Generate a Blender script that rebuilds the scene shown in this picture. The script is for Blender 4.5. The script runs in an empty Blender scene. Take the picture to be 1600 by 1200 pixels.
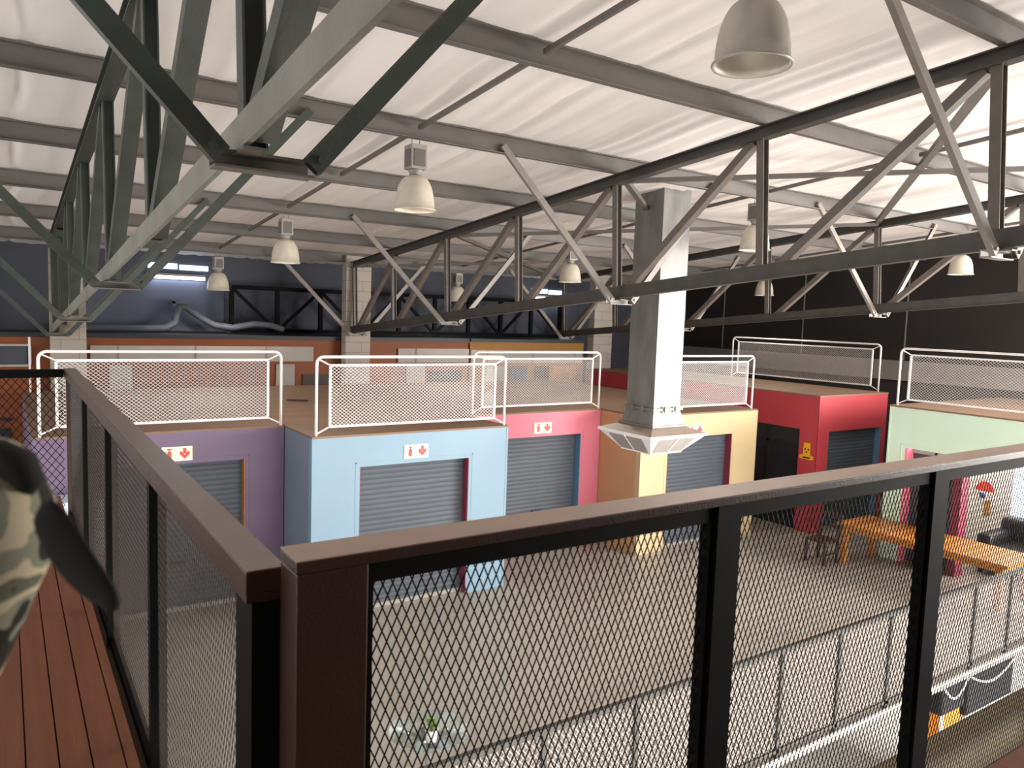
import bpy, math, random
import numpy as np
from mathutils import Vector, Matrix
random.seed(7); rng = np.random.default_rng(7)
C = bpy.context.scene
COL = C.collection

# ---------------------------------------------------------------- camera, sky, large lights, exposure
cam_d = bpy.data.cameras.new('camera'); cam = bpy.data.objects.new('camera', cam_d); COL.objects.link(cam)
RIGHT = Vector((0.83164688, -0.55428139, 0.0336987))
DOWN = Vector((-0.02066478, -0.09153438, -0.99558748))
FWD = Vector((0.5549202, 0.82728084, -0.08757839))
m = Matrix.Identity(4)
for i in range(3):
    m[i][0] = RIGHT[i]; m[i][1] = -DOWN[i]; m[i][2] = -FWD[i]
m[2][3] = 4.5
cam.matrix_world = m
cam_d.sensor_width = 36; cam_d.lens = 1188.73 / 1600 * 36; cam_d.clip_start = 0.02; cam_d.clip_end = 200
cam_d.dof.use_dof = True; cam_d.dof.focus_distance = 7.5; cam_d.dof.aperture_fstop = 7
C.camera = cam
C.view_settings.view_transform = 'Standard'; C.view_settings.look = 'None'
C.view_settings.gamma = 1.0; C.view_settings.exposure = 0.3; C.view_settings.use_curve_mapping = False

w = bpy.data.worlds.new('world'); C.world = w; w.use_nodes = True
bg = w.node_tree.nodes['Background']
bg.inputs[0].default_value = (1.0, 0.98, 0.96, 1); bg.inputs[1].default_value = 1.6

def area(name, loc, target, sx, sy, power, color=(1, 1, 1), spread=180):
    l = bpy.data.lights.new(name, 'AREA'); l.shape = 'RECTANGLE'; l.size = sx; l.size_y = sy
    l.energy = power; l.color = color; l.spread = math.radians(spread)
    o = bpy.data.objects.new(name, l); COL.objects.link(o); o.location = loc
    o.rotation_euler = (Vector(target) - Vector(loc)).to_track_quat('-Z', 'Y').to_euler()
    return o
# daylight through the glazed entrance on the near right and an added panel at the unseen front behind the camera
area('entrance_daylight', (19.3, -0.6, 4.2), (9, 7.5, 0.0), 8.5, 4.0, 2000, (1.0, 0.94, 0.88), 125)
area('shopfront_daylight', (9, -5.5, 0.2), (9, 9.0, 0.4), 17, 4.4, 1200, (1.0, 0.95, 0.89), 140)
sun = bpy.data.lights.new('sun', 'SUN'); sun.energy = 1.7; sun.angle = math.radians(0.6); sun.color = (1, 0.93, 0.84)
so = bpy.data.objects.new('sun', sun); COL.objects.link(so)
so.rotation_euler = Vector((-0.9, -0.05, -0.44)).to_track_quat('-Z', 'Y').to_euler()

# ---------------------------------------------------------------- materials
def lin(h):
    h = h.lstrip('#'); v = [int(h[i:i + 2], 16) / 255 for i in (0, 2, 4)]
    return tuple(x / 12.92 if x <= 0.04045 else ((x + 0.055) / 1.055) ** 2.4 for x in v) + (1,)
MATS = {}
def mat(name, col, rough=0.6, metal=0.0, var=0.08, scale=6.0, bump=0.0, bscale=80.0, col2=None, stretch=(1, 1, 1), spec=0.5, emit=None, estr=0):
    if name in MATS: return MATS[name]
    mt = bpy.data.materials.new(name); mt.use_nodes = True; nt = mt.node_tree; N = nt.nodes; L = nt.links
    b = N['Principled BSDF']; b.inputs['Roughness'].default_value = rough; b.inputs['Metallic'].default_value = metal
    b.inputs['Specular IOR Level'].default_value = spec
    c = lin(col); tc = N.new('ShaderNodeTexCoord'); mp = N.new('ShaderNodeMapping'); mp.inputs['Scale'].default_value = stretch
    L.new(tc.outputs['Object'], mp.inputs[0])
    no = N.new('ShaderNodeTexNoise'); no.inputs['Scale'].default_value = scale; no.inputs['Detail'].default_value = 5
    L.new(mp.outputs[0], no.inputs[0])
    rp = N.new('ShaderNodeValToRGB'); rp.color_ramp.elements[0].position = 0.3; rp.color_ramp.elements[1].position = 0.7
    if col2: lo, hi = c, lin(col2)
    else:
        lo = tuple(x * (1 - var) for x in c[:3]) + (1,); hi = tuple(min(1, x * (1 + var)) for x in c[:3]) + (1,)
    rp.color_ramp.elements[0].color = lo; rp.color_ramp.elements[1].color = hi
    L.new(no.outputs[0], rp.inputs[0]); L.new(rp.outputs[0], b.inputs['Base Color'])
    if bump:
        n2 = N.new('ShaderNodeTexNoise'); n2.inputs['Scale'].default_value = bscale; L.new(mp.outputs[0], n2.inputs[0])
        bp = N.new('ShaderNodeBump'); bp.inputs['Strength'].default_value = bump; bp.inputs['Distance'].default_value = 0.01
        L.new(n2.outputs[0], bp.inputs['Height']); L.new(bp.outputs[0], b.inputs['Normal'])
    if emit:
        b.inputs['Emission Color'].default_value = lin(emit); b.inputs['Emission Strength'].default_value = estr
    MATS[name] = mt
    return mt
M_ceil = mat('white_insulation', '#efeae6', 0.75, var=0.03, scale=1.2)
M_steel = mat('dark_painted_steel', '#45423f', 0.42, 0.0, 0.18, 5, 0.15, 60)
M_web = mat('grey_brown_web_steel', '#665f59', 0.42, 0.0, 0.15, 5, 0.15, 60)
M_brace = mat('light_brace_steel', '#857e77', 0.45, 0.0, 0.12, 5, 0.1, 60)
M_green_st = mat('green_grey_steel', '#3e443f', 0.42, 0.0, 0.2, 4, 0.15, 60)
M_chordlt = mat('pale_chord_steel', '#7f7f76', 0.42, 0.0, 0.2, 3, 0.15, 60)  # paler tone than the nearest truss's other steel
M_purl = mat('grey_purlin_steel', '#66615d', 0.5, 0.0, 0.08, 3)
M_blackst = mat('black_painted_steel', '#090b0a', 0.65, 0, 0.1, 6, spec=0.12)
M_brown = mat('brown_painted_rail', '#3a251e', 0.4, 0, 0.12, 4, 0.1, 120, stretch=(1, 1, 1))
M_beam = mat('olive_tan_beam', '#8d7c5e', 0.6, 0, 0.1, 5)
M_brown2 = mat('rail_top_sheen', '#b09789', 0.36, 0, 0.08, 5, 0.06, 100, spec=0.6)  # rail brown made paler, ceiling light on its top put into the colour
M_white = mat('white_powder_coat', '#e9e6e6', 0.45, 0, 0.03, 5)
M_wmesh = mat('white_mesh', '#c8c4c2', 0.5, 0, 0.03, 5)
M_balmesh = mat('balustrade_mesh', '#b0a9a5', 0.5, 0, 0.03, 5)
M_gmesh = mat('grey_rail_mesh', '#39332f', 0.25, 0.25, 0.05, 5)
M_galv = mat('galvanised_sheet', '#7b7a77', 0.45, 0.3, 0.25, 3.2, 0.1, 30, stretch=(1, 1, 0.4))
M_alu = mat('spun_aluminium', '#b4afa4', 0.42, 0.35, 0.08, 9, stretch=(1, 1, 0.3))
M_cream = mat('prismatic_cream', '#cfc6b6', 0.35, 0, 0.1, 7)
M_ballast = mat('ballast_grey', '#9a9691', 0.5, 0.2, 0.06, 5)
M_bulb = mat('lamp_bulb_white', '#f4f0e6', 0.3, emit='#fff2dc', estr=1.0)
M_floor = mat('grey_screed_floor', '#968e85', 0.45, 0, 0.1, 1.1, 0.05, 40, col2='#a1998f')
M_floor2 = mat('pale_lower_floor', '#d9d6d2', 0.5, 0, 0.04, 0.7)
M_wood = mat('red_brown_boards', '#6b3a20', 0.5, 0, 0.2, 3, 0.2, 30, col2='#7c472a', stretch=(8, 0.6, 1))
M_deck = mat('plywood_deck', '#755a46', 0.65, 0, 0.12, 1.2, 0.05, 30, col2='#826752', stretch=(0.7, 2.5, 1))
M_block = mat('concrete_block', '#a59e95', 0.8, 0, 0.08, 4, 0.3, 60)
M_wall = mat('charcoal_wall', '#484b54', 0.8, 0, 0.08, 0.8)
M_wallp = mat('slate_blue_panel', '#565c6c', 0.75, 0, 0.08, 0.8)
M_wallr = mat('dark_brown_wall', '#2c2927', 0.85, 0, 0.06, 0.7)
M_band = mat('grey_band', '#8b8681', 0.8, 0, 0.06, 1)
M_blackp = mat('black_paint', '#15151a', 0.5)
M_orange = mat('orange_paint', '#85441a', 0.6, 0, 0.07, 1.2)
M_yelfac = mat('mustard_paint', '#96671a', 0.6, 0, 0.07, 1.2)
M_sign = mat('pale_grey_board', '#a8a19a', 0.7, 0, 0.05, 2)
M_shut = mat('slate_shutter', '#434a53', 0.55, 0.0, 0.08, 2)
M_glass = mat('dark_glazing', '#23262a', 0.15, 0, 0.05)
M_table = mat('honey_wood', '#b5702f', 0.4, 0, 0.15, 3, col2='#c58240', stretch=(8, 0.7, 8))
M_dkwood = mat('dark_wood', '#3d2c24', 0.5, 0, 0.15, 5)
M_leather = mat('black_leather', '#1c1b1b', 0.4, 0, 0.1, 8, 0.2, 40)
M_whitew = mat('white_wall_paint', '#dcd6cf', 0.7, 0, 0.03, 1)
M_signg = mat('cream_sign', '#e3e6c8', 0.5, 0, 0.02)
M_red = mat('sign_red', '#d1362f', 0.5, 0, 0.03)
M_signy = mat('sign_yellow', '#e0a313', 0.5, 0, 0.04)
M_blue = mat('deep_blue', '#34407c', 0.5, 0, 0.05)
M_tan = mat('tan_cloth', '#b07a3a', 0.7, 0, 0.1)
M_hose = mat('grey_flexible_duct', '#555962', 0.6, 0.0, 0.1, 8)
M_tube = mat('fluorescent_tube', '#ffffff', 0.4, emit='#dfe9ff', estr=14)
M_sky = mat('bright_window', '#ffffff', 0.4, emit='#bcd6f5', estr=2.2)
M_sky2 = mat('entrance_window', '#ffffff', 0.4, emit='#dfeaff', estr=2.0)
M_oran2 = mat('bright_orange', '#e08a26', 0.5, 0, 0.1)
M_canvas = mat('black_canvas', '#17181f', 0.6, 0, 0.1)
M_pale = mat('pale_blue_enamel', '#b9c8d6', 0.5, 0, 0.03)
M_green = mat('leaf_green', '#6d8a4b', 0.6, 0, 0.2, 20)
M_clear = mat('clear_glass', '#e8f0ec', 0.05); MATS['clear_glass'].node_tree.nodes['Principled BSDF'].inputs['Transmission Weight'].default_value = 0.9
UNIT = dict(purple=mat('purple_paint', '#65526c', 0.5, 0, 0.05, 1), blue=mat('sky_blue_paint', '#7590a2', 0.5, 0, 0.04, 1),
            slate=mat('shaded_blue_paint', '#6f7c8c', 0.5, 0, 0.05, 1), pink=mat('pink_paint', '#cc6e7f', 0.5, 0, 0.04, 1),  # slate: the blue unit's side, shade away from the light put into its colour
            yellow=mat('yellow_paint', '#bda983', 0.5, 0, 0.04, 1), yellow_shade=mat('shaded_yellow_paint', '#c0956a', 0.5, 0, 0.05, 1),  # second tone: the yellow side wall with its shade put into the colour
            red=mat('red_paint', '#ad3842', 0.5, 0, 0.05, 1), mint=mat('mint_paint', '#c8e0cc', 0.5, 0, 0.04, 1),
            maroon=mat('maroon_paint', '#7c2b3f', 0.5, 0, 0.05, 1), rust=mat('rust_reveal_paint', '#a4672f', 0.5, 0, 0.05, 1),
            steelb=mat('steel_blue_paint', '#5d86a6', 0.5, 0, 0.05, 1), rose=mat('rose_paint', '#ef7f93', 0.5, 0, 0.04, 1))

# camouflage cloth
def camo():
    mt = bpy.data.materials.new('camouflage_cloth'); mt.use_nodes = True; nt = mt.node_tree; N = nt.nodes; L = nt.links
    b = N['Principled BSDF']; b.inputs['Roughness'].default_value = 0.9
    tc = N.new('ShaderNodeTexCoord'); no = N.new('ShaderNodeTexNoise'); no.inputs['Scale'].default_value = 24; no.inputs['Detail'].default_value = 1.5
    L.new(tc.outputs['Object'], no.inputs[0]); rp = N.new('ShaderNodeValToRGB'); rp.color_ramp.interpolation = 'CONSTANT'
    e = rp.color_ramp.elements; e[0].position = 0; e[0].color = lin('#20231d'); e[1].position = 0.42; e[1].color = lin('#8f907c')
    x = e.new(0.5); x.color = lin('#cfc2a2'); x = e.new(0.6); x.color = lin('#6b6e5c'); x = e.new(0.68); x.color = lin('#2b2e26')
    L.new(no.outputs[0], rp.inputs[0]); L.new(rp.outputs[0], b.inputs['Base Color'])
    return mt
M_camo = camo()
M_dkcloth = mat('dark_cloth', '#20211d', 0.9, 0, 0.2, 20)

# concrete blockwork with courses
def blockwork():
    mt = bpy.data.materials.new('painted_blockwork'); mt.use_nodes = True; nt = mt.node_tree; N = nt.nodes; L = nt.links
    b = N['Principled BSDF']; b.inputs['Roughness'].default_value = 0.85
    tc = N.new('ShaderNodeTexCoord'); sp = N.new('ShaderNodeSeparateXYZ'); L.new(tc.outputs['Object'], sp.inputs[0])
    cb = N.new('ShaderNodeCombineXYZ'); L.new(sp.outputs[0], cb.inputs[0]); L.new(sp.outputs[2], cb.inputs[1])
    br = N.new('ShaderNodeTexBrick'); br.inputs['Scale'].default_value = 1; br.inputs['Brick Width'].default_value = 0.64; br.inputs['Row Height'].default_value = 0.25
    br.inputs['Mortar Size'].default_value = 0.008; br.offset = 0.5
    br.inputs['Color1'].default_value = lin('#b3aaa0'); br.inputs['Color2'].default_value = lin('#a9a096'); br.inputs['Mortar'].default_value = lin('#8f8880')
    L.new(cb.outputs[0], br.inputs[0]); L.new(br.outputs[0], b.inputs['Base Color'])
    return mt
M_blk = blockwork()

# ---------------------------------------------------------------- mesh building
class MB:
    def __init__(s): s.v = []; s.f = []; s.n = 0
    def add(s, v, f):
        v = np.asarray(v, float).reshape(-1, 3); s.v.append(v); n = s.n
        s.f.extend([tuple(int(i) + n for i in q) for q in f]); s.n += len(v); return s
    def box(s, x0, x1, y0, y1, z0, z1):
        v = [(x, y, z) for x in (x0, x1) for y in (y0, y1) for z in (z0, z1)]
        return s.add(v, [(0, 1, 3, 2), (4, 6, 7, 5), (0, 4, 5, 1), (2, 3, 7, 6), (0, 2, 6, 4), (1, 5, 7, 3)])
    def beam(s, p, q, prof, up=(0, 0, 1)):
        p = Vector(p); q = Vector(q); d = (q - p).normalized(); up = Vector(up)
        side = d.cross(up)
        if side.length < 1e-4: side = d.cross(Vector((1, 0, 0)))
        side.normalize(); u = side.cross(d)
        n = len(prof); v = [tuple(b + side * a + u * c) for b in (p, q) for a, c in prof]
        f = [(i, (i + 1) % n, n + (i + 1) % n, n + i) for i in range(n)] + [tuple(range(n))[::-1], tuple(range(n, 2 * n))]
        return s.add(v, f)
    def tube(s, pts, r, n=8, closed=False, r2=None):
        pts = [Vector(p) for p in pts]; k = len(pts); v = []; prev = None
        for i, p in enumerate(pts):
            d = (pts[min(i + 1, k - 1)] - pts[max(i - 1, 0)]).normalized()
            if prev is None: a = d.cross(Vector((0, 0, 1)) if abs(d.z) < 0.9 else Vector((1, 0, 0))).normalized()
            else: a = (prev - d * prev.dot(d)).normalized()
            prev = a; b = d.cross(a); rr = r if np.isscalar(r) else r[i]
            for j in range(n):
                t = 2 * math.pi * j / n; v.append(tuple(p + (a * math.cos(t) + b * math.sin(t)) * rr))
        f = [(i * n + j, i * n + (j + 1) % n, (i + 1) * n + (j + 1) % n, (i + 1) * n + j) for i in range(k - 1) for j in range(n)]
        f += [tuple(range(n))[::-1], tuple(range((k - 1) * n, k * n))]
        return s.add(v, f)
    def lathe(s, prof, c=(0, 0, 0), n=40):
        v = [(c[0] + r * math.cos(2 * math.pi * j / n), c[1] + r * math.sin(2 * math.pi * j / n), c[2] + z) for r, z in prof for j in range(n)]
        k = len(prof); f = [(i * n + j, i * n + (j + 1) % n, (i + 1) * n + (j + 1) % n, (i + 1) * n + j) for i in range(k - 1) for j in range(n)]
        return s.add(v, f)
    def frustum(s, a, b):     # two rings of 4 points
        return s.add(list(a) + list(b), [(3, 2, 1, 0), (4, 5, 6, 7)] + [(i, (i + 1) % 4, 4 + (i + 1) % 4, 4 + i) for i in range(4)])
    def prism(s, poly, o, u, v, nrm, t):
        o, u, v, nrm = map(Vector, (o, u, v, nrm)); n = len(poly)
        P = [o + u * a + v * b for a, b in poly]; vv = [tuple(p) for p in P] + [tuple(p + nrm * t) for p in P]
        return s.add(vv, [tuple(range(n))[::-1], tuple(range(n, 2 * n))] + [(i, (i + 1) % n, n + (i + 1) % n, n + i) for i in range(n)])
    def lattice(s, o, u, v, W, H, cw, ch, wd, th, twist=0.0):
        """expanded-metal sheet: diamonds cw x ch of flat strands inside a W x H rectangle"""
        o = np.array(o, float); u = np.array(u, float); v = np.array(v, float); nr = np.cross(u, v)
        nx = max(1, round(W / cw)) * 2; ny = max(1, round(H / ch)) * 2; dx = W / nx; dy = H / ny
        I, J = np.meshgrid(np.arange(nx + 1), np.arange(ny), indexing='ij'); ok = (I + J) % 2 == 0
        I = I[ok]; J = J[ok]; A = []; B = []
        for s_ in (1, -1):
            k = (I + s_ >= 0) & (I + s_ <= nx); A.append(np.stack([I[k] * dx, J[k] * dy], 1)); B.append(np.stack([(I[k] + s_) * dx, (J[k] + 1) * dy], 1))
        for sg, a, b in ((1, A[0], B[0]), (-1, A[1], B[1])):
            p = o + a[:, :1] * u + a[:, 1:] * v; q = o + b[:, :1] * u + b[:, 1:] * v
            d = (q - p) / np.linalg.norm(q - p, axis=1)[:, None]
            sd = np.cross(d, nr); n2 = np.broadcast_to(nr, sd.shape)
            c, sn = math.cos(twist * sg), math.sin(twist * sg)
            s1 = (sd * c + n2 * sn) * wd / 2; n1 = (-sd * sn + n2 * c) * th / 2
            V = np.stack([p - s1 - n1, p + s1 - n1, p + s1 + n1, p - s1 + n1, q - s1 - n1, q + s1 - n1, q + s1 + n1, q - s1 + n1], 1).reshape(-1, 3)
            b0 = (np.arange(len(p)) * 8)[:, None]
            F = np.concatenate([b0 + np.array(x) for x in ((0, 1, 5, 4), (1, 2, 6, 5), (2, 3, 7, 6), (3, 0, 4, 7))])
            s.add(V, F.tolist())
        return s
def frame_rect(mb, o, u, v, W, H, r, t=None):
    """square-bar rectangle frame"""
    o, u, v = Vector(o), Vector(u), Vector(v); n = u.cross(v); pr = [(-r, -r), (r, -r), (r, r), (-r, r)]
    for a, b in (((0, 0), (W, 0)), ((0, H), (W, H)), ((0, r), (0, H - r)), ((W, r), (W, H - r))):
        mb.beam(o + u * a[0] + v * a[1], o + u * b[0] + v * b[1], pr, n)
    return mb
def I_prof(w_, h, t=0.012, z0=0):   # centred I profile
    a, b = w_ / 2, h / 2; c = t / 2
    return [(-a, -b), (a, -b), (a, -b + t), (c, -b + t), (c, b - t), (a, b - t), (a, b), (-a, b), (-a, b - t), (-c, b - t), (-c, -b + t), (-a, -b + t)]
def C_prof(w_, h, t=0.01):
    a, b = w_ / 2, h / 2
    return [(-a, -b), (a, -b), (a, -b + t), (-a + t, -b + t), (-a + t, b - t), (a, b - t), (a, b), (-a, b)]
def R_prof(w_, h): return [(-w_ / 2, -h / 2), (w_ / 2, -h / 2), (w_ / 2, h / 2), (-w_ / 2, h / 2)]

def root_of(o):
    while o.parent: o = o.parent
    return o
def obj(name, mb, m_, parent=None, smooth=False, bevel=0, label=None):
    off = np.array(root_of(parent).location) if parent else np.zeros(3)
    me = bpy.data.meshes.new(name); me.from_pydata((np.concatenate(mb.v) - off).tolist(), [], mb.f); me.update()
    import bmesh
    b = bmesh.new(); b.from_mesh(me); bmesh.ops.recalc_face_normals(b, faces=b.faces) if len(b.faces) < 6000 else None; b.to_mesh(me); b.free()
    if smooth:
        me.polygons.foreach_set('use_smooth', [True] * len(me.polygons))
    me.materials.append(m_)
    o = bpy.data.objects.new(name, me); COL.objects.link(o)
    if parent: o.parent = parent
    if bevel:
        bv = o.modifiers.new('bevel', 'BEVEL'); bv.width = bevel; bv.segments = 2; bv.limit_method = 'ANGLE'
    if label: o['label'] = label
    return o
def tag(o, label, cat, group=None):
    o['label'] = label; o['category'] = cat
    if group: o['group'] = group
    return o
def thing(name, label, cat, loc, group=None):
    o = bpy.data.objects.new(name, None); COL.objects.link(o); o.location = loc; o.empty_display_size = 0.1
    return tag(o, label, cat, group)
def struct(name, mb, m_, **k):
    o = obj(name, mb, m_, **k); o['kind'] = 'structure'; return o
def copy_tree(o, parent=None):
    c = o.copy(); COL.objects.link(c)
    if parent: c.parent = parent
    for ch in list(o.children): copy_tree(ch, c)
    return c

# ---------------------------------------------------------------- roof geometry
def zt(y): return 7.19 - 0.0845 * y      # top of the trusses
def zb(y): return 5.488 - 0.086 * y      # underside of the bottom chords
NODE = [0.84 + 2.425 * k for k in range(-1, 8)]     # purlin / panel-point lines, k = -1..7
Y_BACK = 19.8

# ---------------------------------------------------------------- setting
SB = MB()
xs = np.arange(-9, 24.01, 0.045); ys = np.arange(-5, 20.2, 0.3)
r1 = rng.normal(0, 1, len(xs)); r1 = np.convolve(r1, [0.25, 0.5, 0.25], 'same')
r2 = np.convolve(rng.normal(0, 1, len(xs)), np.ones(9) / 9, 'same')
env = np.convolve(rng.normal(0, 1, len(xs)), np.ones(12) / 5, 'same')
fold = 0.008 * r1 + 0.028 * r2 + 0.010 * np.sin(2 * np.pi * xs / 0.31) * (0.6 + 0.5 * env) + 0.006 * np.abs(np.sin(np.pi * xs / 0.21 + 1.3 * env))
for s0 in np.arange(-8.6, 24, 1.25): fold += 0.035 * np.exp(-((xs - s0) / 0.05) ** 2)
X, Y = np.meshgrid(xs, ys, indexing='ij')
wob = np.array([np.interp(xs + 0.05 * math.sin(y * 1.3) + 0.03 * math.sin(y * 3.1), xs, fold) for y in ys]).T
ph = ((Y - NODE[0]) % 2.425) / 2.425
Z = zt(Y) + 0.235 + wob * (0.25 + 0.75 * np.sin(np.pi * ph)) - 0.02 * np.sin(np.pi * ph)
nx, ny = X.shape
V = np.stack([X, Y, Z], -1).reshape(-1, 3)
F = [(i * ny + j, (i + 1) * ny + j, (i + 1) * ny + j + 1, i * ny + j + 1) for i in range(nx - 1) for j in range(ny - 1)]
SB.add(V, F)
struct('ceiling', SB, M_ceil, smooth=True)
struct('roof', MB().add([(-9, -5, zt(-5) + .42), (24, -5, zt(-5) + .42), (24, 20.2, zt(20.2) + .42), (-9, 20.2, zt(20.2) + .42),
                         (-9, -5, zt(-5) + .5), (24, -5, zt(-5) + .5), (24, 20.2, zt(20.2) + .5), (-9, 20.2, zt(20.2) + .5)],
                        [(0, 1, 2, 3), (4, 7, 6, 5), (0, 4, 5, 1), (1, 5, 6, 2), (2, 6, 7, 3), (3, 7, 4, 0)]), M_purl)
struct('floor', MB().box(-6, 20, 4.675, 20, -0.1, 0), M_floor)
struct('floor_lower', MB().box(-8, 30, -8, 20, -3.7, -3.5), M_floor2)
struct('slab_edge_sunlit', MB().box(-6, 14.2, 4.66, 4.675, -0.04, 0.008), M_white)  # white strip, sunlight on the slab edge put into its colour
# mezzanine the camera stands on: boards along Y plus edge beams
mz = MB()
x = -2.4
while x < 0.36:
    mz.box(x, min(x + 0.092, 0.366), -1.5, 7.2, 2.86, 2.9); x += 0.0975
x = -0.8
struct('floor_mezzanine', mz, M_wood)
mz = MB(); yy = -1.5
while yy < 1.2:
    mz.box(0.37, 9, yy, min(yy + 0.092, 1.27), 2.86, 2.9); yy += 0.0975
struct('floor_mezzanine_right', mz, M_wood)
struct('trim_2', MB().box(0.66, 9, 1.54, 1.64, 2.45, 2.69), M_beam)
struct('trim_3', MB().box(0.37, 0.46, 1.62, 7.3, 2.5, 2.70).box(-2.4, 0.46, 7.2, 7.3, 2.5, 2.7), M_dkwood)
struct('floor_mezzanine_base', MB().box(-2.4, 0.3, -1.5, 7.2, 2.6, 2.85).box(0.3, 9, -1.5, 1.27, 2.6, 2.85).box(0.5, 9, 1.27, 1.45, 2.36, 2.42), M_dkwood)
# far wall, right wall
struct('wall_far', MB().box(-6, 20, Y_BACK, Y_BACK + 0.2, -0.0, 6.2), M_wall)
struct('wall_far_panel', MB().box(1.44, 4.55, Y_BACK - 0.12, Y_BACK - 0.01, 3.9, 5.1), M_wallp)
struct('near_light_block', MB().box(-4, 9, -1.7, -1.5, 2.6, 7.4), M_wall)  # unseen wall added to keep sky light off the near railing
struct('wall_right', MB().box(19.7, 19.9, 4.6, 20, -0.35, 7.2), M_wallr)
struct('trim_4', MB().box(19.64, 19.7, 4.6, Y_BACK, 3.18, 3.70), M_band)
tj = MB()
for y_ in (5.4, 8.0, 10.9, 14.0, 17.0): tj.box(19.68, 19.7, y_, y_ + 0.03, 3.72, 6.6)
struct('trim_5', tj, M_band)
struct('window_1', MB().box(2.86, 3.50, Y_BACK - 0.05, Y_BACK - 0.01, 5.37, 5.50).box(3.55, 4.2, Y_BACK - 0.05, Y_BACK - 0.01, 5.36, 5.48), M_sky)
struct('window_2', MB().box(13.9, 14.5, Y_BACK - 0.05, Y_BACK - 0.01, 5.28, 5.42).box(14.56, 15.2, Y_BACK - 0.05, Y_BACK - 0.01, 5.26, 5.40), M_sky)

# block columns at the truss ends
for i, (x0, x1, y0) in enumerate(((0.78, 1.41, 18.0), (6.95, 7.59, 18.0), (14.78, 15.5, 18.0))):
    o = obj('block_column', MB().box(x0, x1, 17.71, 17.99, 0, zt(y0) + 0.18), M_blk); o['kind'] = 'structure'

# ---------------------------------------------------------------- far shopfront row
def shopfront(x0, x1, mt_, label, fill):
    t = thing('shopfront', label, 'shopfront', ((x0 + x1) / 2, 18.1, 0), 'shop row along the far wall')
    obj('wall', MB().box(x0, x1, 18.06, 18.3, 0, 3.78), mt_, t)
    obj('roof_ledge', MB().box(x0, x1, 18.0, Y_BACK - 0.13, 3.78, 3.87), M_blackp, t)
    for a, b, z0, z1, mm in fill:
        obj('infill_panel', MB().box(a, b, 18.02, 18.058, z0, z1), mm, t)
    return t
shopfront(-4, 10.62, M_orange, 'long orange shopfront with black ledge along the far wall',
          [(1.85, 2.28, 0, 3.2, M_block), (5.36, 5.80, 0, 3.2, M_sign), (6.0, 6.7, 2.2, 2.95, M_dkwood), (8.76, 9.3, 0, 3.15, M_block),
           (9.42, 10.42, 0, 3.0, M_blackp), (-1.2, -0.2, 0, 2.1, M_dkwood), (-3.5, 0.1, 2.1, 2.16, M_blackp), (-0.15, 0.08, 0, 1.95, M_blackp)])
shopfront(10.68, 14.7, M_yelfac, 'mustard yellow shopfront right of the orange one on the far wall',
          [(11.2, 11.8, 0, 3.1, M_block), (12.0, 12.6, 0, 3.1, M_wallp), (12.9, 13.4, 0, 3.1, M_dkwood), (13.5, 14.4, 2.1, 3.1, M_tan)])
for x0, x1, z0, z1, lab in ((1.5, 6.25, 3.27, 3.62, 'long pale grey seamed sign board left on the orange shopfront'),
                            (8.5, 10.62, 3.22, 3.59, 'short pale grey sign board right of the second block column'),
                            (10.7, 14.6, 3.2, 3.56, 'blank grey sign board on the mustard shopfront')):
    t = thing('sign_board', lab, 'sign board', ((x0 + x1) / 2, 17.99, z0), 'blank boards over the far shopfronts')
    obj('board', MB().box(x0, x1, 18.0, 18.058, z0, z1), M_sign, t)
    sm = MB(); q = x0 + 0.5
    while q < x1 - 0.2: sm.box(q, q + 0.03, 17.988, 17.995, z0, z1); q += 1.55
    obj('seam', sm, M_band, t)
t = thing('sign_board', 'dark louvred panel with pale frame at the far left of the orange shopfront', 'sign board', (-0.6, 17.99, 3.15))
obj('panel', MB().box(-1.6, 0.44, 18.005, 18.055, 3.21, 3.62), M_wall, t)
fb = MB(); frame_rect(fb, (-1.6, 17.975, 3.21), (1, 0, 0), (0, 0, 1), 2.04, 0.41, 0.022); obj('frame', fb, M_sign, t)
# lattice girder standing on the ledge
g = thing('lattice_girder', 'black lattice girder standing on the ledge before the far wall', 'girder', (9.3, 19.2, 3.87))
gb = MB().beam((4.62, 19.2, 3.95), (14.6, 19.2, 3.95), I_prof(.12, .1)); obj('bottom_chord', gb, M_blackst, g)
gb = MB().beam((4.62, 19.2, 5.0), (14.6, 19.2, 5.0), I_prof(.12, .1)); obj('top_chord', gb, M_blackst, g)
nb = 9; wst = (14.6 - 4.62) / nb
for i in range(nb + 1):
    xx = 4.62 + wst * i
    obj('web_post', MB().beam((xx, 19.2, 4.0), (xx, 19.2, 4.95), R_prof(.1, .1)), M_blackst, g)
    if i < nb:
        a, b = (4.95, 4.0) if i % 2 == 0 else (4.0, 4.95)
        obj('web_diagonal', MB().beam((xx + .05, 19.2, a), (xx + wst - .05, 19.2, b), R_prof(.07, .07)), M_blackst, g)
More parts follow.
